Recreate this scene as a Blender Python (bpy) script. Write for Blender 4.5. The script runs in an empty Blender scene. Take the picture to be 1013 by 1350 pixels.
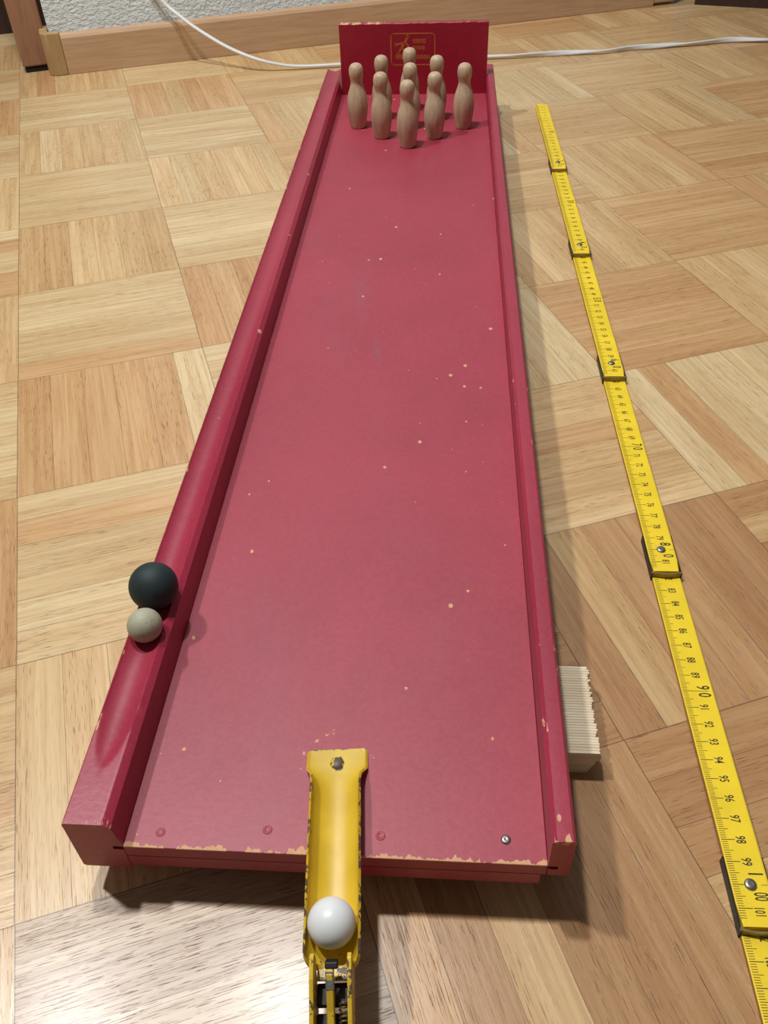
import bpy, bmesh, math, random
from mathutils import Vector, Matrix
random.seed(7)
C = bpy.context.scene.collection
pi = math.pi

# ---------------------------------------------------------------- helpers
def link(o):
    C.objects.link(o)
    return o

def tag(o, label=None, cat=None, group=None, kind=None):
    if label: o['label'] = label
    if cat: o['category'] = cat
    if group: o['group'] = group
    if kind: o['kind'] = kind
    return o

def empty(name, M):
    o = bpy.data.objects.new(name, None)
    o.empty_display_size = .02
    o.matrix_world = M
    return link(o)

def obj(name, bm, mats, parent=None, smooth=False, M=None, bevel=None, seg=2, autos=None):
    bmesh.ops.recalc_face_normals(bm, faces=bm.faces[:])
    me = bpy.data.meshes.new(name)
    bm.to_mesh(me); bm.free()
    for m in (mats if isinstance(mats, (list, tuple)) else [mats]):
        me.materials.append(m)
    if smooth:
        for p in me.polygons: p.use_smooth = True
        if autos:
            me.set_sharp_from_angle(angle=autos)
    o = link(bpy.data.objects.new(name, me))
    if parent is not None: o.parent = parent
    if M is not None: o.matrix_local = M
    if bevel:
        b = o.modifiers.new('bevel', 'BEVEL'); b.width = bevel; b.segments = seg
        b.limit_method = 'ANGLE'; b.angle_limit = math.radians(35)
    return o

def add_box(bm, x0, x1, y0, y1, z0, z1, mi=0):
    v = [bm.verts.new((x, y, z)) for z in (z0, z1) for y in (y0, y1) for x in (x0, x1)]
    for f in ((0, 2, 3, 1), (4, 5, 7, 6), (0, 1, 5, 4), (2, 6, 7, 3), (0, 4, 6, 2), (1, 3, 7, 5)):
        bm.faces.new([v[i] for i in f]).material_index = mi

def box(*a):
    bm = bmesh.new(); add_box(bm, *a); return bm

def add_lathe(bm, prof, n=32, cx=0, cy=0, mi=0):
    rings = []
    for r, z in prof:
        if r < 1e-7: rings.append([bm.verts.new((cx, cy, z))])
        else: rings.append([bm.verts.new((cx + r*math.cos(2*pi*k/n), cy + r*math.sin(2*pi*k/n), z)) for k in range(n)])
    for a, b in zip(rings, rings[1:]):
        for k in range(n):
            k2 = (k+1) % n
            if len(a) == 1 and len(b) == 1: continue
            if len(a) == 1: f = bm.faces.new((a[0], b[k], b[k2]))
            elif len(b) == 1: f = bm.faces.new((a[k], b[0], a[k2]))
            else: f = bm.faces.new((a[k], b[k], b[k2], a[k2]))
            f.material_index = mi

def add_loft(bm, rings, closed=True, caps=True, mi=0):
    R = [[bm.verts.new(p) for p in r] for r in rings]
    n = len(R[0])
    for a, b in zip(R, R[1:]):
        for k in range(n if closed else n-1):
            k2 = (k+1) % n
            bm.faces.new((a[k], a[k2], b[k2], b[k])).material_index = mi
    if caps and closed:
        bm.faces.new(R[0][::-1]).material_index = mi
        bm.faces.new(R[-1]).material_index = mi
    return R

def add_extrude(bm, poly, axis, a, b, mi=0):
    """poly in the two other axes, extruded along axis from a to b"""
    def P(p, t):
        if axis == 'x': return (t, p[0], p[1])
        if axis == 'y': return (p[0], t, p[1])
        return (p[0], p[1], t)
    add_loft(bm, [[P(p, a) for p in poly], [P(p, b) for p in poly]], mi=mi)

def sphere_bm(r, u=48, v=32):
    bm = bmesh.new(); bmesh.ops.create_uvsphere(bm, u_segments=u, v_segments=v, radius=r); return bm

def add_tube(bm, pts, r, n=8, mi=0):
    pts = [Vector(p) for p in pts]; rings = []
    for i, p in enumerate(pts):
        t = (pts[min(i+1, len(pts)-1)] - pts[max(i-1, 0)]).normalized()
        up = Vector((0, 0, 1)) if abs(t.z) < .95 else Vector((1, 0, 0))
        s = t.cross(up).normalized(); q = s.cross(t)
        rings.append([p + s*r*math.cos(2*pi*k/n) + q*r*math.sin(2*pi*k/n) for k in range(n)])
    add_loft(bm, rings, mi=mi)

# ---------------------------------------------------------------- node helpers
def srgb(*c):
    return tuple(((v/255)/12.92 if v/255 <= .04045 else ((v/255+.055)/1.055)**2.4) for v in c) + (1,)

class NT:
    def __init__(s, name):
        s.m = bpy.data.materials.new(name); s.m.use_nodes = True
        s.t = s.m.node_tree; s.t.nodes.clear()
        s.out = s.n('ShaderNodeOutputMaterial'); s.b = s.n('ShaderNodeBsdfPrincipled')
        s.l(s.b.outputs[0], s.out.inputs[0])
    def n(s, t, **k):
        nd = s.t.nodes.new(t)
        for a, v in k.items(): setattr(nd, a, v)
        return nd
    def l(s, a, b): s.t.links.new(a, b)
    def put(s, sock, v):
        if hasattr(v, 'links') or isinstance(v, bpy.types.NodeSocket): s.l(v, sock)
        else: sock.default_value = v
    def math(s, op, a, b=0.0, c=None, clamp=False):
        nd = s.n('ShaderNodeMath', operation=op, use_clamp=clamp)
        s.put(nd.inputs[0], a); s.put(nd.inputs[1], b)
        if c is not None: s.put(nd.inputs[2], c)
        return nd.outputs[0]
    def mix(s, f, a, b, mode='MIX'):
        nd = s.n('ShaderNodeMix', data_type='RGBA', blend_type=mode)
        s.put(nd.inputs[0], f); s.put(nd.inputs[6], a); s.put(nd.inputs[7], b)
        return nd.outputs[2]
    def ramp(s, v, lo, hi, a=0.0, b=1.0):
        nd = s.n('ShaderNodeMapRange', interpolation_type='SMOOTHSTEP')
        s.put(nd.inputs[0], v); nd.inputs[1].default_value = lo; nd.inputs[2].default_value = hi
        nd.inputs[3].default_value = a; nd.inputs[4].default_value = b
        return nd.outputs[0]
    def obj(s):
        return s.n('ShaderNodeTexCoord').outputs['Object']
    def sep(s, v):
        nd = s.n('ShaderNodeSeparateXYZ'); s.l(v, nd.inputs[0]); return nd.outputs
    def scale(s, v, sc, rot=None):
        nd = s.n('ShaderNodeMapping'); s.l(v, nd.inputs[0]); nd.inputs['Scale'].default_value = sc
        if rot: nd.inputs['Rotation'].default_value = rot
        return nd.outputs[0]
    def noise(s, v, sc, detail=3, rough=.5, dist=0, col=False):
        nd = s.n('ShaderNodeTexNoise'); s.l(v, nd.inputs['Vector'])
        nd.inputs['Scale'].default_value = sc; nd.inputs['Detail'].default_value = detail
        nd.inputs['Roughness'].default_value = rough; nd.inputs['Distortion'].default_value = dist
        return nd.outputs['Color' if col else 'Fac']
    def voro(s, v, sc, feature='F1'):
        nd = s.n('ShaderNodeTexVoronoi', feature=feature, voronoi_dimensions='2D'); s.l(v, nd.inputs['Vector'])
        nd.inputs['Scale'].default_value = sc
        return nd
    def bump(s, h, strength, dist):
        nd = s.n('ShaderNodeBump'); s.l(h, nd.inputs['Height'])
        nd.inputs['Strength'].default_value = strength; nd.inputs['Distance'].default_value = dist
        s.l(nd.outputs[0], s.b.inputs['Normal'])
    def base(s, v): s.put(s.b.inputs['Base Color'], v)
    def rough(s, v): s.put(s.b.inputs['Roughness'], v)
    def spec(s, v): s.put(s.b.inputs['Specular IOR Level'], v)

def plain(name, col, rough=.5, metal=0, spec=.5, nscale=None, namt=.12):
    k = NT(name)
    if nscale:
        f = k.ramp(k.noise(k.obj(), nscale, 4, .6), .3, .7)
        d = tuple(c*(1-namt) for c in col[:3]) + (1,); e = tuple(min(1, c*(1+namt)) for c in col[:3]) + (1,)
        k.base(k.mix(f, d, e))
    else: k.base(col)
    k.rough(rough); k.b.inputs['Metallic'].default_value = metal; k.spec(spec)
    return k.m

# ---------------------------------------------------------------- measured frames
CAM_F, CAM_H, CAM_P, CAM_R = 1141.403, .375522, .745730, -.038163
TH, GX, GY, TS = .2745122, -.1641821, .15589, .1444929          # parquet grid
E1 = Vector((math.cos(TH), math.sin(TH), 0)); E2 = Vector((-math.sin(TH), math.cos(TH), 0))
def G(i, j, z=0): return Vector((GX, GY, 0)) + TS*(i*E1 + j*E2) + Vector((0, 0, z))
MG = Matrix.Translation((GX, GY, 0)) @ Matrix.Rotation(TH, 4, 'Z')     # floor/wall frame (metres)
MB = Matrix.Translation((0, .162784, .02)) @ Matrix.Rotation(-.0858277, 4, 'Z')  # board frame
def MBat(x, y, z, rz=0): return MB @ Matrix.Translation((x, y, z)) @ Matrix.Rotation(rz, 4, 'Z')

# ---------------------------------------------------------------- materials
def red_paint(name, base, kind, rough=.38):
    k = NT(name); o = k.obj(); X, Y, Z = k.sep(o)
    cloud = k.ramp(k.noise(o, 9, 4, .6), .35, .7)
    c = k.mix(cloud, base, tuple(v*.86 for v in base[:3]) + (1,))
    fine = k.ramp(k.noise(o, 420, 2, .6), .3, .7)
    c = k.mix(k.math('MULTIPLY', fine, .16), c, tuple(min(1, v*1.5+.03) for v in base[:3]) + (1,))
    wood = k.mix(k.noise(o, 300, 3), srgb(205, 140, 110), srgb(222, 180, 132))
    if kind == 'bed':
        dust = k.ramp(k.noise(k.scale(o, (1, .45, 1)), 14, 4, .65, .6), .5, .78)
        c = k.mix(k.math('MULTIPLY', dust, .28), c, srgb(150, 88, 100))
        # a few rubbed grey scuffs in the middle of the lane
        sc = k.ramp(k.noise(k.scale(o, (1, .35, 1)), 22, 5, .7, .8), .66, .76)
        zone = k.math('MULTIPLY', k.ramp(Y, .3, .4), k.ramp(Y, .62, .5))
        c = k.mix(k.math('MULTIPLY', k.math('MULTIPLY', sc, zone), .45), c, srgb(128, 92, 100))
        # tiny chips
        vo = k.voro(k.scale(o, (1, .8, .0)), 100); vc = k.sep(vo.outputs['Color'])
        zone2 = k.ramp(k.noise(o, 5, 2), .38, .62, .03, .15)
        on = k.math('LESS_THAN', vc[0], zone2)
        sz = k.math('MULTIPLY', k.math('POWER', vc[1], 2), .13)
        ds = k.math('ADD', vo.outputs['Distance'], k.math('MULTIPLY', k.noise(o, 900, 3, .7), .16))
        chip = k.math('MULTIPLY', on, k.math('LESS_THAN', ds, k.math('ADD', sz, .085)))
        edge = k.math('LESS_THAN', Y, k.math('MULTIPLY', k.math('SUBTRACT', k.noise(k.scale(o, (1, .3, 1)), 70, 5, .75), .44), .017))
        top = k.math('GREATER_THAN', Z, .0126)
        chip = k.math('MAXIMUM', chip, k.math('MULTIPLY', edge, top))
        # scattered flakes round the launcher plate
        fl = k.math('LESS_THAN', k.math('ADD', k.math('ABSOLUTE', k.math('SUBTRACT', k.math('SQRT', k.math('ADD',
              k.math('POWER', k.math('ADD', X, .0285), 2), k.math('POWER', k.math('SUBTRACT', Y, .041), 2))), .0165)), 0),
              k.math('MULTIPLY', k.math('SUBTRACT', k.noise(o, 160, 4, .7), .6), .03))
        chip = k.math('MAXIMUM', chip, k.math('MULTIPLY', fl, top))
        k.bump(k.math('ADD', k.math('MULTIPLY', fine, .25), k.noise(o, 60, 3)), .12, .0006)
    else:
        vo = k.voro(k.scale(o, (1, .5, 1)), 110); vc = k.sep(vo.outputs['Color'])
        on = k.math('LESS_THAN', vc[0], .05)
        chip = k.math('MULTIPLY', on, k.math('LESS_THAN', vo.outputs['Distance'], k.math('MULTIPLY', vc[1], .16)))
        nz = k.noise(k.scale(o, (1, .3, 1)), 170, 5, .7)
        att = k.n('ShaderNodeAttribute', attribute_name='wear').outputs['Fac']
        ed = k.math('GREATER_THAN', k.math('ADD', k.math('MULTIPLY', att, .42), nz), .945)
        chip = k.math('MAXIMUM', chip, ed)
        k.bump(k.math('ADD', k.math('MULTIPLY', fine, .2), k.noise(o, 150, 3)), .15, .0006)
    c = k.mix(chip, c, wood)
    k.base(c); k.spec(.5)
    k.rough(k.math('ADD', rough, k.math('MULTIPLY', chip, .25)))
    return k.m

RED = srgb(186, 36, 60)
M_BED = red_paint('red_lane_paint', srgb(164, 56, 73), 'bed', .46)
M_RAIL = red_paint('red_gloss_paint', srgb(162, 46, 68), 'rail', .38)
M_BACK = red_paint('crimson_board_paint', srgb(156, 22, 46), 'rail', .4)

def yellow_enamel():
    k = NT('chipped_yellow_enamel'); o = k.obj()
    c = k.mix(k.ramp(k.noise(o, 60, 4), .3, .7), srgb(224, 188, 54), srgb(210, 172, 42))
    a = k.noise(o, 330, 5, .65)
    att = k.n('ShaderNodeAttribute', attribute_name='wear').outputs['Fac']
    chip = k.math('GREATER_THAN', k.math('ADD', a, k.math('MULTIPLY', att, .26)), .755)
    X, Y, Z = k.sep(o)
    # the bare patch worn round the rivet
    dx = k.math('ADD', Y, -.0006); dy = k.math('ADD', X, -.0070)
    dd = k.math('SQRT', k.math('ADD', k.math('POWER', k.math('MULTIPLY', dx, 1.5), 2), k.math('POWER', k.math('MULTIPLY', dy, .85), 2)))
    patch = k.math('LESS_THAN', k.math('ADD', dd, k.math('MULTIPLY', k.noise(o, 420, 2), .0035)), .0048)
    chip = k.math('MAXIMUM', chip, patch)
    k.base(k.mix(chip, c, srgb(92, 78, 68)))
    k.rough(k.math('ADD', .36, k.math('MULTIPLY', chip, .12)))
    k.bump(k.math('SUBTRACT', k.math('MULTIPLY', k.noise(o, 500, 2), .2), chip), .3, .0002)
    return k.m
M_YEL = yellow_enamel()
M_STEEL = plain('worn_grey_steel', srgb(150, 146, 140), .35, .85, nscale=300)
M_CHROME = plain('bright_worn_metal', srgb(205, 208, 210), .3, .9, nscale=500, namt=.3)
M_DARKST = plain('dark_blackened_steel', srgb(38, 34, 32), .5, .4, nscale=200)
M_CLIP = plain('dark_bronzed_spring_steel', srgb(140, 120, 78), .38, .4, nscale=300)

def pin_wood():
    k = NT('bare_pin_wood'); o = k.obj()
    g = k.noise(k.scale(o, (1, 1, .12)), 260, 4, .6, .3)
    c = k.mix(k.ramp(g, .3, .7), srgb(206, 184, 152), srgb(184, 156, 124))
    b = k.ramp(k.noise(o, 70, 3), .4, .7)
    c = k.mix(k.math('MULTIPLY', b, .35), c, srgb(192, 158, 132))
    k.base(c); k.rough(.5); k.bump(g, .1, .0003)
    return k.m
M_PIN = pin_wood()

def oak_floor():
    k = NT('mosaic_parquet_oak')
    uv = k.n('ShaderNodeUVMap', uv_map='grain').outputs[0]
    lo = k.n('ShaderNodeUVMap', uv_map='strip').outputs[0]
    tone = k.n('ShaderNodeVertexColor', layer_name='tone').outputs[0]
    # wavy growth rings along the strip
    w = k.noise(k.scale(uv, (5, 55, 1)), 1, 3, .55, .6)
    w2 = k.noise(k.scale(uv, (9, 300, 1)), 1, 3, .6, .35)
    pores = k.noise(k.scale(uv, (75, 2000, 1)), 1, 2, .5, .1)
    zone = k.ramp(w, .38, .62)
    pm = k.math('MULTIPLY', k.ramp(pores, .595, .67), k.math('ADD', .25, k.math('MULTIPLY', zone, .75)))
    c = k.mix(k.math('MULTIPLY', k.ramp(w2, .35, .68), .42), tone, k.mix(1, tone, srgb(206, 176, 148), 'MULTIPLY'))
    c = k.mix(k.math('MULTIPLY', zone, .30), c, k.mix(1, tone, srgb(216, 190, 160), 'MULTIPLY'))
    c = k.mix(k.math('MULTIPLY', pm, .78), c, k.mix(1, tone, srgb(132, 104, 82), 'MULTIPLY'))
    a, b, _ = k.sep(lo)
    da = k.math('MULTIPLY', k.math('MINIMUM', a, k.math('SUBTRACT', 1, a)), TS)
    db = k.math('MULTIPLY', k.math('MINIMUM', b, k.math('SUBTRACT', 1, b)), TS/6)
    jag = k.math('MULTIPLY', k.noise(k.scale(uv, (30, 30, 1)), 1, 2), .0005)
    ga = k.math('LESS_THAN', da, k.math('ADD', jag, .00012)); gb = k.math('LESS_THAN', db, k.math('SUBTRACT', jag, .00008))
    gap = k.math('MAXIMUM', ga, k.math('MULTIPLY', gb, .8))
    c = k.mix(k.math('MULTIPLY', gap, .72), c, srgb(84, 56, 36))
    k.base(c)
    k.rough(k.math('ADD', .28, k.math('MULTIPLY', w2, .12)))
    k.spec(.5); k.b.inputs['Coat Weight'].default_value = .18; k.b.inputs['Coat Roughness'].default_value = .2
    h = k.math('SUBTRACT', k.math('MULTIPLY', w2, .5), k.math('ADD', k.math('MULTIPLY', pm, 1.0), k.math('MULTIPLY', gap, 1.5)))
    k.bump(h, .42, .0005)
    return k.m
M_FLOOR = oak_floor()

def roughcast():
    k = NT('white_roughcast_plaster'); o = k.obj()
    k.base(k.mix(k.noise(o, 130, 3), srgb(212, 224, 230), srgb(226, 236, 240))); k.rough(.7)
    h = k.noise(k.scale(o, (1, 1, 1.5)), 150, 3, .55, .6)
    k.bump(k.ramp(h, .3, .72), .55, .003)
    return k.m
M_WALL = roughcast()
def veneer(name, a, b, rough=.45, sc=(3, 30, 60)):
    k = NT(name); o = k.obj()
    g = k.noise(k.scale(o, sc), 6, 4, .6, .4)
    k.base(k.mix(k.ramp(g, .3, .7), a, b)); k.rough(rough); k.bump(g, .05, .0003)
    return k.m
M_SKIRT = veneer('tan_wood_skirting', srgb(204, 170, 136), srgb(190, 154, 120), .36)
M_CAP = veneer('olive_tan_corner_piece', srgb(188, 158, 112), srgb(172, 140, 96), .5, (30, 30, 4))
M_LEG = veneer('orange_brown_table_wood', srgb(164, 122, 96), srgb(148, 104, 78), .45, (40, 40, 3))
M_DARKW = veneer('dark_brown_cabinet_wood', srgb(62, 38, 34), srgb(46, 28, 26), .5, (30, 30, 3))
M_FELT = plain('black_felt_pad', srgb(22, 18, 18), .9)
M_CORD = plain('white_cord_plastic', srgb(226, 228, 226), .4)
M_BLOCK = None
def block_wood():
    k = NT('pale_spruce_block'); o = k.obj()
    g = k.noise(k.scale(o, (6, 160, 160)), 1.5, 4, .6, .3)
    k.base(k.mix(k.ramp(g, .3, .7), srgb(236, 222, 196), srgb(218, 198, 166))); k.rough(.65); k.bump(g, .1, .0003)
    return k.m
M_BLOCK = block_wood()
def rubber():
    k = NT('dark_green_black_rubber'); o = k.obj()
    k.base(k.mix(k.noise(o, 240, 3), srgb(30, 42, 44), srgb(40, 54, 55))); k.rough(.62); k.spec(.4)
    k.bump(k.noise(o, 900, 2), .08, .0002)
    return k.m
M_RUB = rubber()
def cork():
    k = NT('speckled_grey_green_cork'); o = k.obj()
    c = k.mix(k.noise(o, 160, 4), srgb(186, 184, 160), srgb(158, 154, 128))
    c = k.mix(k.math('MULTIPLY', k.ramp(k.noise(o, 620, 4, .7), .58, .72), .6), c, srgb(112, 100, 76))
    k.base(c); k.rough(.6); k.bump(k.noise(o, 500, 3), .2, .0004)
    return k.m
M_CORK = cork()
M_WHITE = plain('smooth_white_plastic', srgb(232, 234, 234), .35, nscale=30, namt=.03)
M_RULER = plain('yellow_ruler_lacquer', srgb(246, 212, 44), .42, nscale=40, namt=.06)
M_RSIDE = plain('raw_ruler_edge_wood', srgb(176, 128, 52), .6, nscale=200)
M_INK = plain('black_ruler_ink', srgb(52, 44, 22), .6)
M_GOLD = plain('worn_gold_print', srgb(196, 112, 52), .5, nscale=400, namt=.25)

# ---------------------------------------------------------------- floor
def build_floor():
    rnd = random.Random(11)
    me = bpy.data.meshes.new('floor')
    vs, fs, grain, strip, tone = [], [], [], [], []
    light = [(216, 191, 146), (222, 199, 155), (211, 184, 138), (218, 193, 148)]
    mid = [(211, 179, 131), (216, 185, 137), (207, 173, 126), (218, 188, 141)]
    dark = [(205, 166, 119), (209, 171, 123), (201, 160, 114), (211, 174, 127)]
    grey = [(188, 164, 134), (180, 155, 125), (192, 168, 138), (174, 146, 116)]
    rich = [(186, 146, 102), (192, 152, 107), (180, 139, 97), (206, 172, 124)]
    for i in range(-9, 15):
        for j in range(-8, 18):
            along1 = (i + j) % 2 == 1           # strips run along the first grid axis
            for s in range(6):
                a0, a1 = s/6, (s+1)/6
                if along1: q = [(i, j+a0), (i+1, j+a0), (i+1, j+a1), (i, j+a1)]
                else: q = [(i+a0, j), (i+a0, j+1), (i+a1, j+1), (i+a1, j)]
                n = len(vs)
                vs += [(p[0]*TS, p[1]*TS, 0) for p in q]; fs.append((n, n+1, n+2, n+3))
                strip += [(0, 0), (1, 0), (1, 1), (0, 1)]
                ou, ov = rnd.uniform(0, 50), rnd.uniform(0, 50)
                grain += [(ou, ov), (ou+TS, ov), (ou+TS, ov+TS/6), (ou, ov+TS/6)]
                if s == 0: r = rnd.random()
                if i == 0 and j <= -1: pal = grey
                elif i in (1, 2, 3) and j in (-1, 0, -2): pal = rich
                elif i <= 1 and j >= 1: pal = light if along1 else (dark if r < .6 else mid)  # from here: light reflected by strip direction and floor side, put into wood colour
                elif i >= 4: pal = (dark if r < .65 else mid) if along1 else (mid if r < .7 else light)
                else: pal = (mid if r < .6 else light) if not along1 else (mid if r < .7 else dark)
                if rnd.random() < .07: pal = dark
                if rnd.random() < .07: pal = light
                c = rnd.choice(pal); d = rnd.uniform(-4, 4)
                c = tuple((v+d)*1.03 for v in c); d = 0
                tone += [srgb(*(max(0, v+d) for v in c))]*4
    me.from_pydata(vs, [], fs)
    me.uv_layers.new(name='grain'); me.uv_layers.new(name='strip')
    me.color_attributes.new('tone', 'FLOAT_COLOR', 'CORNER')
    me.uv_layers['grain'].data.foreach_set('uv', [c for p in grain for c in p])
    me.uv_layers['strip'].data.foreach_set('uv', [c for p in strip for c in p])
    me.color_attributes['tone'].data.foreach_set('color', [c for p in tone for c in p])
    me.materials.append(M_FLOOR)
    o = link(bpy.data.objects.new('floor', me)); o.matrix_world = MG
    tag(o, kind='structure')
build_floor()

# ---------------------------------------------------------------- wall, skirting, casing   (grid frame, metres)
JW = 8.60*TS                       # front of the skirting
XL, XR = .30*TS, 7.08*TS
o = obj('wall_back', box(XL+.012, 7.36*TS, JW+.013, JW+.16, 0, 2.4), M_WALL, M=MG); tag(o, kind='structure')
bm = bmesh.new()
sk = [(JW, 0), (JW, .0475), (JW+.002, .051), (JW+.006, .053), (JW+.0129, .053), (JW+.0129, 0)]
add_extrude(bm, sk, 'x', XL+.026, XR)
o = obj('baseboard_back', bm, M_SKIRT, M=MG, bevel=.001); tag(o, kind='structure')
# rounded corner piece
bm = bmesh.new()
prof = []
for k in range(9):
    a = pi/2*k/8
    prof.append((XL+.014-.014*math.sin(a)-.001, JW+.0128-.014*math.cos(a)))
poly = [(XL+.0258, JW-.0012)] + prof + [(XL-.001, JW+.05), (XL+.0105, JW+.05), (XL+.0105, JW+.0128), (XL+.0258, JW+.0128)]
add_extrude(bm, poly, 'z', 0, .0555)
o = obj('trim_1', bm, M_CAP, M=MG, bevel=.0015); tag(o, kind='structure')
o = obj('trim_2', box(7.085*TS, 7.37*TS, JW+.001, JW+.0125, .004, 2.05), M_SKIRT, M=MG, bevel=.002); tag(o, kind='structure')

# ---------------------------------------------------------------- dark furniture at the edges of view
def cabinet(name, x0, x1, y0, y1, h, M, label, doors=2):
    root = empty(name, M); tag(root, label, 'cabinet')
    obj('body', box(x0, x1, y0+.02, y1, .035, h), M_DARKW, root, bevel=.003)
    obj('plinth', box(x0+.01, x1-.01, y0+.012, y1-.02, 0, .035), M_DARKW, root)
    w = (x1-x0)/doors
    for d in range(doors):
        dr = obj('door', box(x0+d*w+.003, x0+(d+1)*w-.003, y0, y0+.0195, .04, h-.01), M_DARKW, root, bevel=.002)
        hb = bmesh.new(); add_lathe(hb, [(0, 0), (.006, 0), (.005, .012), (.011, .02), (.009, .026), (0, .027)], 16)
        xx = x0+(d+1)*w-.05 if d % 2 == 0 else x0+d*w+.05
        obj('knob', hb, M_STEEL, dr, True, Matrix.Translation((xx, y0, h*.6)) @ Matrix.Rotation(pi/2, 4, 'X'))
    return root
P0, P1 = G(7.45, 8.45), G(8.14, 7.92)
ang = math.atan2((P1-P0).y, (P1-P0).x)
cabinet('dark_cabinet', -.002, .7, .0, .3, .5, Matrix.Translation(P0) @ Matrix.Rotation(ang, 4, 'Z'),
        'dark cabinet past the right end of the tan skirting board')

# console table whose front leg shows at the upper left
LEGC = Vector((-.483, 1.3915, 0)); lang = math.atan2(.013, .040)
MT = Matrix.Translation(LEGC) @ Matrix.Rotation(lang, 4, 'Z')
root = empty('console_table', MT); tag(root, 'orange brown wooden table with square leg on black pad beside wall corner', 'table')
def leg_bm(x, y):
    bm = bmesh.new(); h0, h1 = .0205, .0275
    add_loft(bm, [[(x-.0205, y-.0, .008), (x+.0205, y-.0, .008), (x+.0205, y+.041, .008), (x-.0205, y+.041, .008)],
                  [(x-.0295, y-.002, .70), (x+.0225, y-.002, .70), (x+.0225, y+.041, .70), (x-.0295, y+.041, .70)]])
    return bm
for (x, y) in ((0, 0), (-.62, 0)):
    lg = obj('leg', leg_bm(x, y), M_LEG, root, bevel=.002)
    obj('foot_pad', box(x-.0185, x+.019, y+.002, y+.039, 0, .008), M_FELT, lg)
obj('tabletop', box(-.67, .030, -.02, .275, .70, .725), M_LEG, root, bevel=.004)
bp = obj('back_panel', box(-.67, .10, .245, .265, 0, .70), M_DARKW, root, bevel=.002); bp['label'] = 'dark brown back panel'

# ---------------------------------------------------------------- bowling board
board = empty('tabletop_bowling_board', MB)
tag(board, 'long red painted wooden bowling lane with raised side rails and tall end board', 'bowling game')

def set_wear(o, f):
    a = o.data.attributes.new('wear', 'FLOAT', 'POINT')
    for v in o.data.vertices: a.data[v.index].value = f(v.co)

L = 1.0
# left rail with ball groove
def left_rail():
    bm = bmesh.new(); rings = []
    ys = [0, .0015, .01, .02, .025] + [.025+.0025*k for k in range(1, 15)] + [.07+.02*k for k in range(0, 47)] + [1.0]
    xo, xi, zt, zb = -.1355, -.1186, .0305, -.0059
    cx, hw, R, dep = -.1268, .0082, .0128, .0030
    for y in ys:
        r = [(xo+.001, zb), (xo, zb+.001), (xo, zt-.0008), (xo+.0008, zt)]
        n = 15
        for k in range(n):
            x = (xo+.0012) + (xi-.0004-xo-.0012)*k/(n-1)
            d = 0
            u = (x-cx)
            # the scoop starts as a rounded tongue near the front end
            t = (y-.027)/.036
            if t > 0:
                t = min(1, t); hwt = hw*math.sqrt(1-(1-t)**2); dt = dep*math.sqrt(max(0, 1-(1-t)**2))
                if abs(u) < hwt: d = dt*(1-(u/hwt)**2)
            r.append((x, zt-d))
        r += [(xi, zt-.0002), (-.1158, zt-.0026), (-.1142, .0138), (-.1142, .0128), (-.1185, .0128), (-.1185, .0104), (-.1142, .0104), (-.1142, zb+.001), (-.1150, zb)]
        rings.append([(x, y, z) for x, z in r])
    add_loft(bm, rings)
    return bm
lr = obj('side_rail', left_rail(), M_RAIL, board, smooth=True, autos=math.radians(28))
def wl(co):
    e = 0
    if co.z > .029 and co.x < -.1340: e = .82
    if co.z > .027 and co.y < .002: e = 1.0
    if co.z > .027 and -.1195 < co.x < -.116: e = max(e, .6)
    return e
set_wear(lr, wl)
lr['label'] = 'wide left side rail with ball groove along its top'
def right_rail():
    bm = bmesh.new(); rings = []
    xi, xo, zt, zb = .0612, .0698, .0335, .0052
    ys = [0, .0015] + [.01+.03*k for k in range(33)] + [1.0]
    for y in ys:
        r = [(xi+.0006, zb), (xi, zb+.0006), (.0608, .0100), (.0648, .0100), (.0648, .0126), (.0608, .0126), (.0608, .0142), (xi-.0006, zt-.0016), (xi+.0012, zt), ((xi+xo)/2, zt+.0001), (xo-.0012, zt), (xo, zt-.0012), (xo, zb+.0008), (xo-.0008, zb)]
        rings.append([(x, y, z) for x, z in r])
    add_loft(bm, rings)
    return bm
rr = obj('side_rail', right_rail(), M_RAIL, board, smooth=True, autos=math.radians(28))
rr['label'] = 'narrow right side rail'
set_wear(rr, lambda co: 1.0 if (co.z > .03 and co.y < .002) else (.72 if co.z > .031 and (co.x < .0630 or co.x > .0680) else 0))
bm = bmesh.new(); add_box(bm, -.1141, .0607, 0, .985, .0052, .0130)
obj('playing_bed', bm, M_BED, board, bevel=.0003)
for (y0, y1, x0, x1, zb) in ((-.0001, .020, -.1138, .0585, -.0030), (.062, .112, -.1138, .0600, -.0030), (.955, .985, -.1138, .0600, -.0200)):
    obj('cross_bearer', box(x0, x1, y0, y1, zb, .00519), M_RAIL, board)
bb = bmesh.new()
rings = []
nx = 40
re = random.Random(9)
for q in range(nx+1):
    x = -.1136+(.0606+.1136)*q/nx
    zz = .0906+re.uniform(-.00035, .00035)+(x+.0265)*.004
    rings.append([(x, .9640, .0130), (x, .9557, .0130), (x, .9557, zz-.0022), (x, .9557, zz-.0004), (x, .9561, zz), (x, .9636, zz), (x, .9640, zz-.0004), (x, .9640, zz-.0022)])
add_loft(bb, rings)
back = obj('end_board', bb, M_BACK, board)
set_wear(back, lambda co: (1.0 if co.x < -.06 else .75) if co.z > .0895 else 0)

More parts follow.
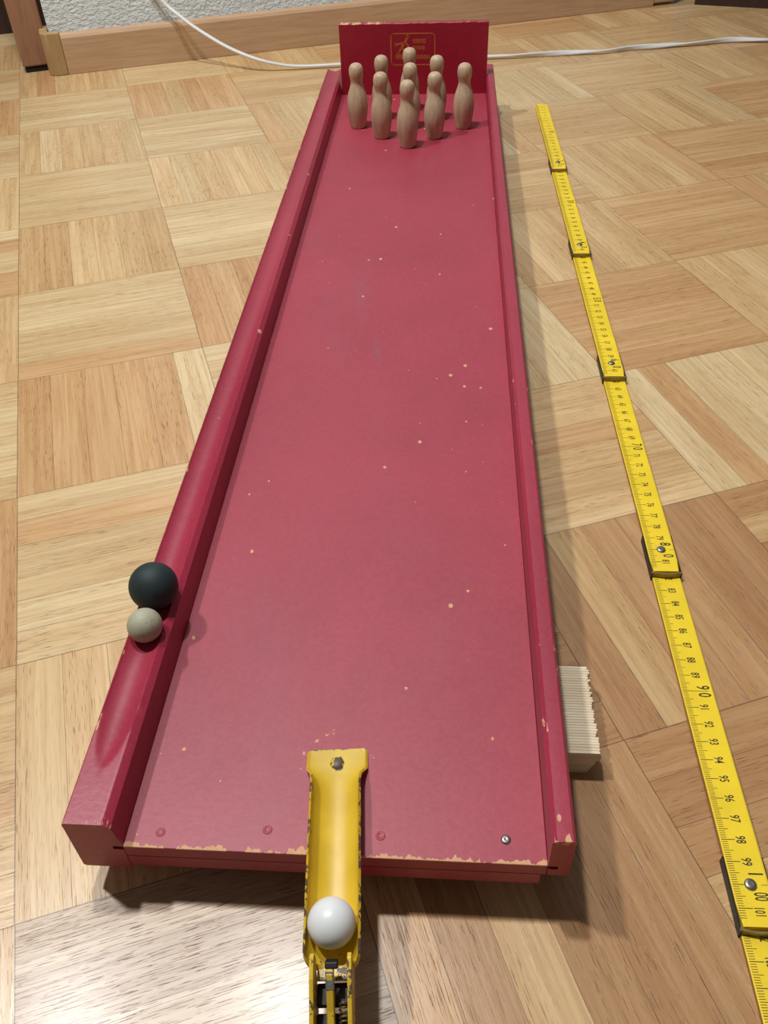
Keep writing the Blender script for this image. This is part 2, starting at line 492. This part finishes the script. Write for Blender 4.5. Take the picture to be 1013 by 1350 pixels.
# gold print on the end board: rounded frame, a running figure, short lines of letters
bm = bmesh.new()
YF = .9556
def stroke(pts, w):
    """flat ink stroke on the front of the end board"""
    for (a, b) in zip(pts, pts[1:]):
        a = Vector((a[0], a[1])); b = Vector((b[0], b[1])); d = (b-a)
        if d.length < 1e-6: continue
        d.normalize(); a = a-d*w*.4; b = b+d*w*.4; nrm = Vector((-d.y, d.x))*w/2
        v = [bm.verts.new((p.x, YF, p.y)) for p in (a+nrm, a-nrm, b-nrm, b+nrm)]
        v2 = [bm.verts.new((p.x, YF+.00012, p.y)) for p in (a+nrm, a-nrm, b-nrm, b+nrm)]
        bm.faces.new(v); bm.faces.new(v2[::-1])
        for k in range(4): bm.faces.new((v[k], v2[k], v2[(k+1) % 4], v[(k+1) % 4]))
x0, x1, z0, z1, rc = -.0530, -.0015, .0460, .0797, .004
fr = []
for (cx, cz, a0) in ((x1-rc, z1-rc, 0), (x0+rc, z1-rc, 90), (x0+rc, z0+rc, 180), (x1-rc, z0+rc, 270)):
    for k in range(6):
        a = math.radians(a0+90*k/5); fr.append((cx+rc*math.cos(a), cz+rc*math.sin(a)))
stroke(fr+[fr[0]], .0011)
# little stick figure
stroke([(-.0335, .0765), (-.0345, .0735), (-.0375, .0690), (-.0405, .0650)], .0026)
stroke([(-.0375, .0700), (-.0425, .0688), (-.0475, .0680)], .0018)
stroke([(-.0480, .0695), (-.0462, .0672), (-.0480, .0668), (-.0480, .0695)], .0016)
stroke([(-.0372, .0705), (-.0335, .0680), (-.0322, .0640)], .0017)
stroke([(-.0405, .0650), (-.0370, .0615), (-.0355, .0570)], .0018)
stroke([(-.0405, .0650), (-.0430, .0610), (-.0450, .0585)], .0018)
stroke([(-.0462, .0580), (-.0430, .0575), (-.0445, .0600), (-.0462, .0580)], .0016)
stroke([(-.0350, .0772), (-.0330, .0782), (-.0322, .0766), (-.0345, .0758), (-.0350, .0772)], .0013)
rl = random.Random(3)
def scrawl(xa, xb, z, h, w):
    x = xa
    while x < xb-.001:
        c = h*.5
        kind = rl.choice('lonue')
        if kind == 'l': stroke([(x, z), (x, z+h)], w)
        elif kind == 'o': stroke([(x, z), (x, z+h*.7), (x+c, z+h*.7), (x+c, z), (x, z)], w)
        elif kind == 'n': stroke([(x, z), (x, z+h*.7), (x+c, z+h*.7), (x+c, z)], w)
        elif kind == 'u': stroke([(x, z+h*.7), (x, z), (x+c, z), (x+c, z+h*.7)], w)
        else: stroke([(x+c, z), (x, z), (x, z+h*.7), (x+c, z+h*.7), (x+c, z+h*.4), (x, z+h*.4)], w)
        x += (c if kind != 'l' else 0) + w*1.7
scrawl(-.0265, -.0120, .0700, .0046, .0009)
scrawl(-.0270, -.0120, .0630, .0040, .0010)
scrawl(-.0470, -.0340, .0530, .0042, .0010)
scrawl(-.0225, -.0060, .0530, .0046, .0011)
lg = obj('gold_emblem', bm, M_GOLD, back)
lg['label'] = 'small worn gold emblem in a rounded frame'

# nails along the front of the bed
for k, (x, y) in enumerate(((-.0998, .0069), (-.0549, .0100), (-.0074, .0095), (.0443, .0102))):
    bm = bmesh.new()
    if k < 3: add_lathe(bm, [(0, -.0001), (.0012, .00005), (.0015, .00022), (.0018, .0002), (.0021, -.00005), (.0021, -.0005), (0, -.0005)], 20)
    else: add_lathe(bm, [(0, .0004), (.0005, .0007), (.0016, .0006), (.0021, .0002), (.0021, -.0005), (0, -.0005)], 20)
    n = obj('nail', bm, M_STEEL if k == 3 else M_BED, board, True, Matrix.Translation((x, y, .01302)))
    if k == 3: n['label'] = 'bare grey nail head at the right front of the lane'

# ---------------------------------------------------------------- skittle pins
PINP = [(0, .00), (.0068, 0), (.0082, .0006), (.0088, .003), (.0100, .010), (.0111, .018), (.0113, .024), (.0108, .030), (.0095, .036), (.0078, .041),
        (.0066, .0450), (.0063, .0478), (.0068, .0508), (.0075, .0540), (.0078, .0570), (.0076, .0600), (.0068, .0628), (.0052, .0648), (.0030, .0659), (0, .0663)]
def smooth_prof(pf, n=3):
    out = []
    for k in range(len(pf)-1):
        p0 = pf[max(k-1, 0)]; p1 = pf[k]; p2 = pf[k+1]; p3 = pf[min(k+2, len(pf)-1)]
        for t in (i/n for i in range(n)):
            f = lambda a, b, c, d: .5*((2*b)+(-a+c)*t+(2*a-5*b+4*c-d)*t*t+(-a+3*b-3*c+d)*t**3)
            out.append((max(0, f(p0[0], p1[0], p2[0], p3[0])) if k else f(p1[0], p1[0], p2[0], p2[0]), f(p0[1], p1[1], p2[1], p3[1])))
    return out + [pf[-1]]
bm = bmesh.new(); add_lathe(bm, PINP[:2] + smooth_prof(PINP[1:], 3)[1:], 32)
pin0 = obj('skittle_pin', bm, M_PIN, None, True)
pins = [(-.0270, .7845, 'pale wooden skittle pin standing alone at the front point of the pin diamond'),
        (-.0562, .8122, 'wooden skittle pin in the second row, left of the front pin'),
        (.0010, .8105, 'wooden skittle pin in the second row, right of the front pin'),
        (-.0848, .8447, 'wooden skittle pin at the far left corner of the diamond'),
        (-.0262, .8430, 'wooden skittle pin at the centre of the diamond, half hidden by the front pin'),
        (.0324, .8405, 'wooden skittle pin at the far right corner, nearest the right rail'),
        (-.0592, .8725, 'wooden skittle pin in the back left pair, partly behind a second row pin'),
        (.0022, .8695, 'wooden skittle pin in the back right pair, partly behind a second row pin'),
        (-.0290, .9000, 'rearmost wooden skittle pin, its head before the gold emblem')]
for k, (x, y, lab) in enumerate(pins):
    o = pin0 if k == 0 else link(pin0.copy())
    o.matrix_world = MBat(x, y, .0130, random.uniform(0, 6))
    tag(o, lab, 'skittle pin', 'wooden skittle pins at the end of the lane')

# ---------------------------------------------------------------- balls
o = obj('rubber_ball', sphere_bm(.0121), M_RUB, None, True); o.matrix_world = MBat(-.1268, .1210, .0275+.0121)
tag(o, 'large dark green black rubber ball in the groove of the left rail', 'ball')
o = obj('cork_ball', sphere_bm(.0084), M_CORK, None, True); o.matrix_world = MBat(-.1262, .0990, .0275+.0084)
tag(o, 'smaller speckled grey ball touching the dark ball on the left rail', 'ball')

# ---------------------------------------------------------------- launcher (u towards the player = local X, v across = local Y, w up)
du = Vector((.0075, -.0925)); du.normalize()
lang = math.atan2(du.y, du.x)
ML = MBat(-.0292, .0487, .01305, lang)
gun = empty('ball_launcher', ML)
tag(gun, 'chipped yellow metal ball launcher trough fixed to the front of the red lane', 'ball launcher')
# local Y = left-hand of +u ; looking along +u (towards the player) left is the photo's right side
def trough_ring(u, hw, hs, t=.0009, flat=0.0, w0=.0003):
    """U shaped sheet ring, outer then inner"""
    n = 14; out = []; inn = []
    Rb = hw*(1-flat)
    for k in range(n+1):
        a = pi*k/n
        # superellipse-like trough: flat-bottomed curve of depth hs
        e = .62
        y = -math.cos(a); z = 1-abs(math.sin(a))**e if hs > 0 else 0
        yy = math.copysign(abs(y)**1.0, y)
        out.append((u, yy*hw, w0+hs*z))
        inn.append((u, yy*(hw-t), w0+t+hs*z*(1-0*t)))
    return out + inn[::-1]
bm = bmesh.new()
st = [(0.0, .0128, .0002), (.0010, .0135, .0002), (.0085, .0136, .0006), (.0105, .0134, .0016), (.0130, .0122, .0042), (.0155, .0113, .0072), (.0180, .0109, .0088), (.022, .0108, .0095)]
st += [(.022+.01*k, .0108, .0096) for k in range(1, 6)] + [(.082, .0107, .0096), (.086, .0107, .0095), (.0890, .0107, .0092), (.0905, .0105, .0078), (.0916, .0099, .0056), (.0923, .0089, .0030), (.0926, .0080, .0016)]
add_loft(bm, [trough_ring(u, hw, hs) for u, hw, hs in st])
tr = obj('trough', bm, M_YEL, gun, True, autos=math.radians(40))
set_wear(tr, lambda co: 1.0 if (co.z > .0088 and co.x > .012) or co.x < .0006 else (.55 if co.x > .075 and abs(co.y) < .006 else (.52 if abs(co.y) > .0095 and co.x > .01 else 0)))
# rear floor tongue between the side plates
bm = bmesh.new(); add_box(bm, .0915, .0965, -.0058, .0058, .0003, .0014)
tg = obj('rear_tongue', bm, M_YEL, gun, bevel=.0003)
set_wear(tg, lambda co: .8)
bm = bmesh.new(); add_lathe(bm, [(0, .0022), (.002, .0020), (.0032, .0013), (.0034, .0009)], 20, .0070, .0)
rv = obj('rivet', bm, M_YEL, gun, True)
set_wear(rv, lambda co: .6)
# side plates
plate = [(.0900, .0050), (.0912, .0132), (.0935, .0150), (.100, .0132), (.110, .0075), (.120, .0015), (.150, -.012), (.165, -.018), (.165, -.0290), (.140, -.0270), (.112, -.0220), (.0965, -.0080), (.0935, .0010)]
for sgn in (-1, 1):
    bm = bmesh.new()
    add_loft(bm, [[(u, sgn*.0068-.0008, w) for u, w in plate], [(u, sgn*.0068+.0008, w) for u, w in plate]])
    bmesh.ops.subdivide_edges(bm, edges=bm.edges[:], cuts=2)
    pl = obj('side_plate', bm, M_YEL, gun, bevel=.0003)
    set_wear(pl, lambda co: .75)
# hammer lever
HS = -.0055
ham = [(.0985, .0105), (.1005, .0128), (.1040, .0122), (.1080, .0085), (.1130, .0030), (.1230, -.0050), (.1240, -.0090), (.1140, -.0060), (.1060, .0010), (.1010, .0060), (.0988, .0080)]
bm = bmesh.new(); add_loft(bm, [[(u+HS, -.0013-.0004, w) for u, w in ham], [(u+HS, .0013-.0004, w) for u, w in ham]])
hm = obj('hammer', bm, M_YEL, gun, bevel=.0004); set_wear(hm, lambda co: .5)
bm = bmesh.new()
add_loft(bm, [[(u+HS, -.0015-.0004, w) for u, w in ((.1028, .0128), (.1078, .0092), (.1070, .0060), (.1018, .0095))], [(u+HS, .0015-.0004, w) for u, w in ((.1028, .0128), (.1078, .0092), (.1070, .0060), (.1018, .0095))]])
ht = obj('bare_tip', bm, M_CHROME, hm, bevel=.0003); ht['label'] = 'bare shiny metal where the hammer paint wore off'
bm = bmesh.new(); add_loft(bm, [[(u+HS, -.0017-.0004, w) for u, w in ((.0975, .0100), (.1000, .0135), (.1022, .0128), (.1005, .0085))], [(u+HS, .0030-.0004, w) for u, w in ((.0975, .0100), (.1000, .0135), (.1022, .0128), (.1005, .0085))]])
obj('striker', bm, M_DARKST, hm, bevel=.0005)
# dark inner brackets and cross pins
bm = bmesh.new(); add_box(bm, .0958, .1035, -.0059, .0059, -.0060, -.0030)
obj('inner_bracket', bm, M_DARKST, gun, bevel=.0004)
bm = bmesh.new(); add_box(bm, .1048, .1450, -.0059, .0059, -.0120, -.0070)
obj('inner_bracket', bm, M_DARKST, gun, bevel=.0004)
for (u, w) in ((.1085, -.0095), (.1220, -.0120)):
    bm = bmesh.new(); add_tube(bm, [(u, -.0086, w), (u, .0086, w)], .0012, 12)
    obj('cross_pin', bm, M_STEEL, gun, True)
# coil spring on the photo-right side of the hammer
bm = bmesh.new()
pts = [(.1035+.00012*k, .0038+.0013*math.cos(k*.62), -.0005-.00009*k+.0013*math.sin(k*.62)) for k in range(130)]
add_tube(bm, pts, .00035, 6)
obj('coil_spring', bm, M_CLIP, gun, True)
# grip below, fixed to the plates, held out in front of the board
o = obj('toy_ball', sphere_bm(.0091), M_WHITE, None, True)
o.matrix_world = ML @ Matrix.Translation((.0795, -.0002, .0013+.0091))
tag(o, 'smooth white ball lying in the yellow launcher trough', 'ball')

# ---------------------------------------------------------------- wooden shim block under the right rail
def block():
    bm = bmesh.new(); rb = random.Random(5)
    xl = .020; n = 33; y0, y1 = .0622, .1122; h = .0169
    rings = []
    for k in range(n):
        ya = y0+(y1-y0)*k/n; yb = y0+(y1-y0)*(k+1)/n; g = .0001
        xr = .0912+rb.uniform(-.0007, .0006) - .0004*(k/n)
        for (y, dz, dx) in ((ya, .0003 if k else 0, .0006 if k else 0), (ya+(yb-ya)*.22, 0, 0), (ya+(yb-ya)*.85, 0, .0001)):
            zz = h-dz
            rings.append([(xl, y, 0), (xr-.0042, y, 0), (xr-.0030, y, .004), (xr-.0012, y, .0085), (xr-.0014, y, .0098), (xr+.0003-dx, y, .0115), (xr-dx, y, zz), (xl, y, zz)])
    rings.append([(p[0], y1, p[2]) for p in rings[-1]])
    add_loft(bm, rings)
    return bm
o = obj('wooden_block', block(), M_BLOCK); o.matrix_world = MB @ Matrix.Translation((0, 0, -.02))
tag(o, 'short pale ribbed wooden block on the parquet propping the red lane', 'wooden block')

# ---------------------------------------------------------------- folding ruler
RX, RY, RA = .2201872, 1.1561427, -.0708247
# local X: towards the player along the ruler, local Y: photo-left, Z up
MR = Matrix.Translation((RX, RY, 0)) @ Matrix.Rotation(math.atan2(-math.cos(RA), math.sin(RA)), 4, 'Z')
ruler = empty('folding_ruler', MR)
tag(ruler, 'yellow folding ruler laid open on the parquet right of the red lane', 'folding ruler')
W2, TK = .0080, .0026
font_cache = {}
def glyphs(txt):
    if txt in font_cache: return font_cache[txt]
    cu = bpy.data.curves.new('t', 'FONT'); cu.body = txt; cu.size = 1; cu.resolution_u = 2
    cu.align_x = 'CENTER'; cu.offset = .012
    ob = bpy.data.objects.new('t', cu); C.objects.link(ob)
    bpy.context.view_layer.update()
    dg = bpy.context.evaluated_depsgraph_get()
    me = bpy.data.meshes.new_from_object(ob.evaluated_get(dg))
    r = ([v.co.copy() for v in me.vertices], [tuple(p.vertices) for p in me.polygons])
    bpy.data.objects.remove(ob); bpy.data.curves.remove(cu); bpy.data.meshes.remove(me)
    font_cache[txt] = r
    return r
def seg(k):
    s0, s1 = (.2*k-.016 if k else -.002), .2*(k+1)+.0175
    ln = s1-s0
    bm = bmesh.new()
    # far end rests on the floor, near end on top of the next piece
    def z(s): return TK*1.12*max(0.0, min(1.0, ((s-s0-.04)/(ln-.08)))) + .0002
    def P(s, t, up): return Vector((s, t-W2, z(s)+up))       # t: 0 = photo-left edge .. 2*W2
    n = 24
    rings = []
    for q in range(n+1):
        s = s0+ln*q/n
        c = .0009 if q in (0, n) else 0
        rings.append([P(s, c, 0), P(s, 2*W2-c, 0), P(s, 2*W2-c, TK-.0004), P(s, 2*W2-.0006-c, TK), P(s, .0006+c, TK), P(s, c, TK-.0004)])
    R = add_loft(bm, rings)
    bm.faces.ensure_lookup_table()
    for f in bm.faces:
        zs = [v.co for v in f.verts]
        # edges keep the raw wood tone
        if all(abs(v.co.y) > W2-.0001 for v in f.verts): f.material_index = 1
    up = TK+.00006
    def quad(sa, sb, ta, tb):
        v = [bm.verts.new(P(*a, up)) for a in ((sa, ta), (sb, ta), (sb, tb), (sa, tb))]
        bm.faces.new(v[::-1]).material_index = 2
    def text(txt, s, t, h, cond=.62):
        vs, fs = glyphs(txt)
        vv = [bm.verts.new(P(s+v.x*h*cond, t+v.y*h, up)) for v in vs]
        for f in fs:
            try: bm.faces.new([vv[i] for i in f]).material_index = 2
            except ValueError: pass
    a = int(math.ceil((s0+(.03 if k else .003))*1000)); b = int((s1-.0035)*1000)
    if k: a = max(a, int(round((.2*k+.0185)*1000)))
    for mm in range(a, b+1):
        ln_ = .0064 if mm % 10 == 0 else (.0048 if mm % 5 == 0 else .0031)
        wd = .00016 if mm % 10 == 0 else .00011
        quad(mm/1000-wd, mm/1000+wd, .0005, ln_)
    for cm in range(a//10, b//10+1):
        if cm < 1 or cm/100 < s0+.0 or cm/100 > s1-.004 or (k and cm*10 < a): continue
        s = cm/100
        if cm % 10 == 0:
            tx = str(cm)
            if cm % 20 == 0:
                # digits split round the rivet
                text(tx[:1], s-.0047, .0084, .0088, .66); text(tx[1:], s+.0050, .0084, .0088, .62 if len(tx) < 3 else .42)
                quad(s-.0001, s+.0001, .0125, .0155)
            else:
                text(tx[:1], s-.0022, .0080, .0092, .60); text(tx[1:], s+.0024, .0080, .0092, .60)
                quad(s-.00014, s+.00014, .0064, .0135)
        else:
            text(str(cm), s + (.0014 if cm == 101 else 0), .0070, .0061, .60 if cm < 100 else .48)
    sg = obj('ruler_segment', bm, [M_RULER, M_RSIDE, M_INK], ruler)
    return z
zf = [seg(k) for k in range(6)]
for k in range(5):
    s = .2*(k+1); zz = zf[k](s)+TK
    bm = bmesh.new(); add_lathe(bm, [(.0026, 0), (.0026, .0005), (.0022, .0009), (.0010, .00115), (0, .0008)], 24)
    obj('rivet', bm, M_STEEL, ruler, True, Matrix.Translation((s, 0, zz)))
    # spring clip: side walls along both edges and a band across the end
    bm = bmesh.new(); ze = zf[k](s)
    add_box(bm, s-.0125, s+.0195, -W2-.0008, -W2-.0001, .0003, ze+TK-.0006)
    add_box(bm, s-.0125, s+.0195, W2+.0001, W2+.0005, .0003, ze+TK-.0006)
    nb = 10
    rings = []
    for q in range(nb+1):
        y = -W2-.0008+(2*W2+.0013)*q/nb
        bow = .0012*math.sin(pi*q/nb)
        rings.append([(s+.0182+bow, y, ze+.0003), (s+.0192+bow, y, ze+.0003), (s+.0192+bow, y, ze+TK+.0005), (s+.0182+bow, y, ze+TK+.0005)])
    add_loft(bm, rings)
    bm.faces.ensure_lookup_table(); bm.faces.index_update()
    for f in bm.faces: f.material_index = 1 if f.index < 12 else 0
    obj('hinge_clip', bm, [M_CLIP, M_DARKST], ruler)

# ---------------------------------------------------------------- white cord
pts = [(-.40, 1.405, .30), (-.335, 1.418, .135), (-.2898, 1.4122, .0823), (-.2665, 1.4011, .0647), (-.2416, 1.3894, .0491), (-.1991, 1.3702, .0288), (-.1554, 1.3513, .0160), (-.1185, 1.352, .0070),
       (-.09, 1.354, .0042), (-.048, 1.356, .0040), (.02, 1.362, .0040), (.10, 1.366, .0040), (.183, 1.368, .0040), (.225, 1.368, .0040), (.261, 1.369, .0040), (.305, 1.372, .0040), (.35, 1.374, .0040), (.385, 1.383, .0040), (.42, 1.387, .0040), (.46, 1.393, .0040), (.50, 1.3975, .0040), (.545, 1.405, .0040), (.594, 1.3985, .0040), (.70, 1.385, .0040), (.85, 1.37, .0040), (1.05, 1.35, .0040)]
def cr(P, n):
    out = []
    for k in range(len(P)-1):
        p0, p1, p2, p3 = (Vector(P[max(0, min(len(P)-1, k+d))]) for d in (-1, 0, 1, 2))
        for i in range(n):
            t = i/n
            out.append(.5*((2*p1)+(-p0+p2)*t+(2*p0-5*p1+4*p2-p3)*t*t+(-p0+3*p1-3*p2+p3)*t**3))
    return out+[Vector(P[-1])]
cp = cr(pts, 8); rings = []; bm = bmesh.new()
for i, p in enumerate(cp):
    t = (cp[min(i+1, len(cp)-1)]-cp[max(i-1, 0)]).normalized()
    s = t.cross(Vector((0, 0, 1))).normalized(); q = s.cross(t)
    tw = 0 if p.x < .2 else (p.x-.2)*24
    a, b = (.0031, .0022) if p.x < .0 else (.0036, .0019)
    rg = []
    for k in range(14):
        w = 2*pi*k/14; lx, ly = a*math.cos(w)*(1-.18*math.sin(w)**2*0), b*math.sin(w)*(1-.35*math.exp(-(math.cos(w)/.3)**2))
        X_ = lx*math.cos(tw)-ly*math.sin(tw); Y_ = lx*math.sin(tw)+ly*math.cos(tw)
        rg.append(p+s*X_+q*Y_)
    rings.append(rg)
add_loft(bm, rings)
o = obj('power_cord', bm, M_CORD, None, True)
tag(o, 'white power cord trailing from the wall across the floor behind the red lane', 'cord')

# ---------------------------------------------------------------- light: two bulbs of a ceiling lamp, dim room bounce
def bulb(name, loc, w, r, col):
    li = bpy.data.lights.new(name, 'POINT'); li.energy = w; li.shadow_soft_size = r; li.color = col
    o = link(bpy.data.objects.new(name, li)); o.location = loc
bulb('ceiling_bulb', (-.26, .70, 1.85), 67, .05, (1, 1, .985))
bulb('ceiling_bulb', (-.76, .66, 1.80), 65, .05, (1, 1, .985))
w = bpy.data.worlds.new('room'); bpy.context.scene.world = w; w.use_nodes = True
w.node_tree.nodes['Background'].inputs[0].default_value = (.95, .94, .92, 1)
w.node_tree.nodes['Background'].inputs[1].default_value = .10

# ---------------------------------------------------------------- camera
cd = bpy.data.cameras.new('camera'); cam = link(bpy.data.objects.new('camera', cd))
fw = Vector((0, math.cos(CAM_P), -math.sin(CAM_P))); r = Vector((1, 0, 0)); u = r.cross(fw)
r2 = r*math.cos(CAM_R)+u*math.sin(CAM_R); u2 = -r*math.sin(CAM_R)+u*math.cos(CAM_R)
cam.matrix_world = Matrix(((r2.x, u2.x, -fw.x, 0), (r2.y, u2.y, -fw.y, 0), (r2.z, u2.z, -fw.z, CAM_H), (0, 0, 0, 1)))
cd.sensor_fit = 'HORIZONTAL'; cd.sensor_width = 36; cd.lens = CAM_F/1013*36; cd.clip_start = .01; cd.clip_end = 30
sc = bpy.context.scene; sc.camera = cam
sc.view_settings.view_transform = 'Standard'; sc.view_settings.look = 'None'
sc.view_settings.exposure = 0; sc.view_settings.gamma = 1
sc.view_settings.use_curve_mapping = False
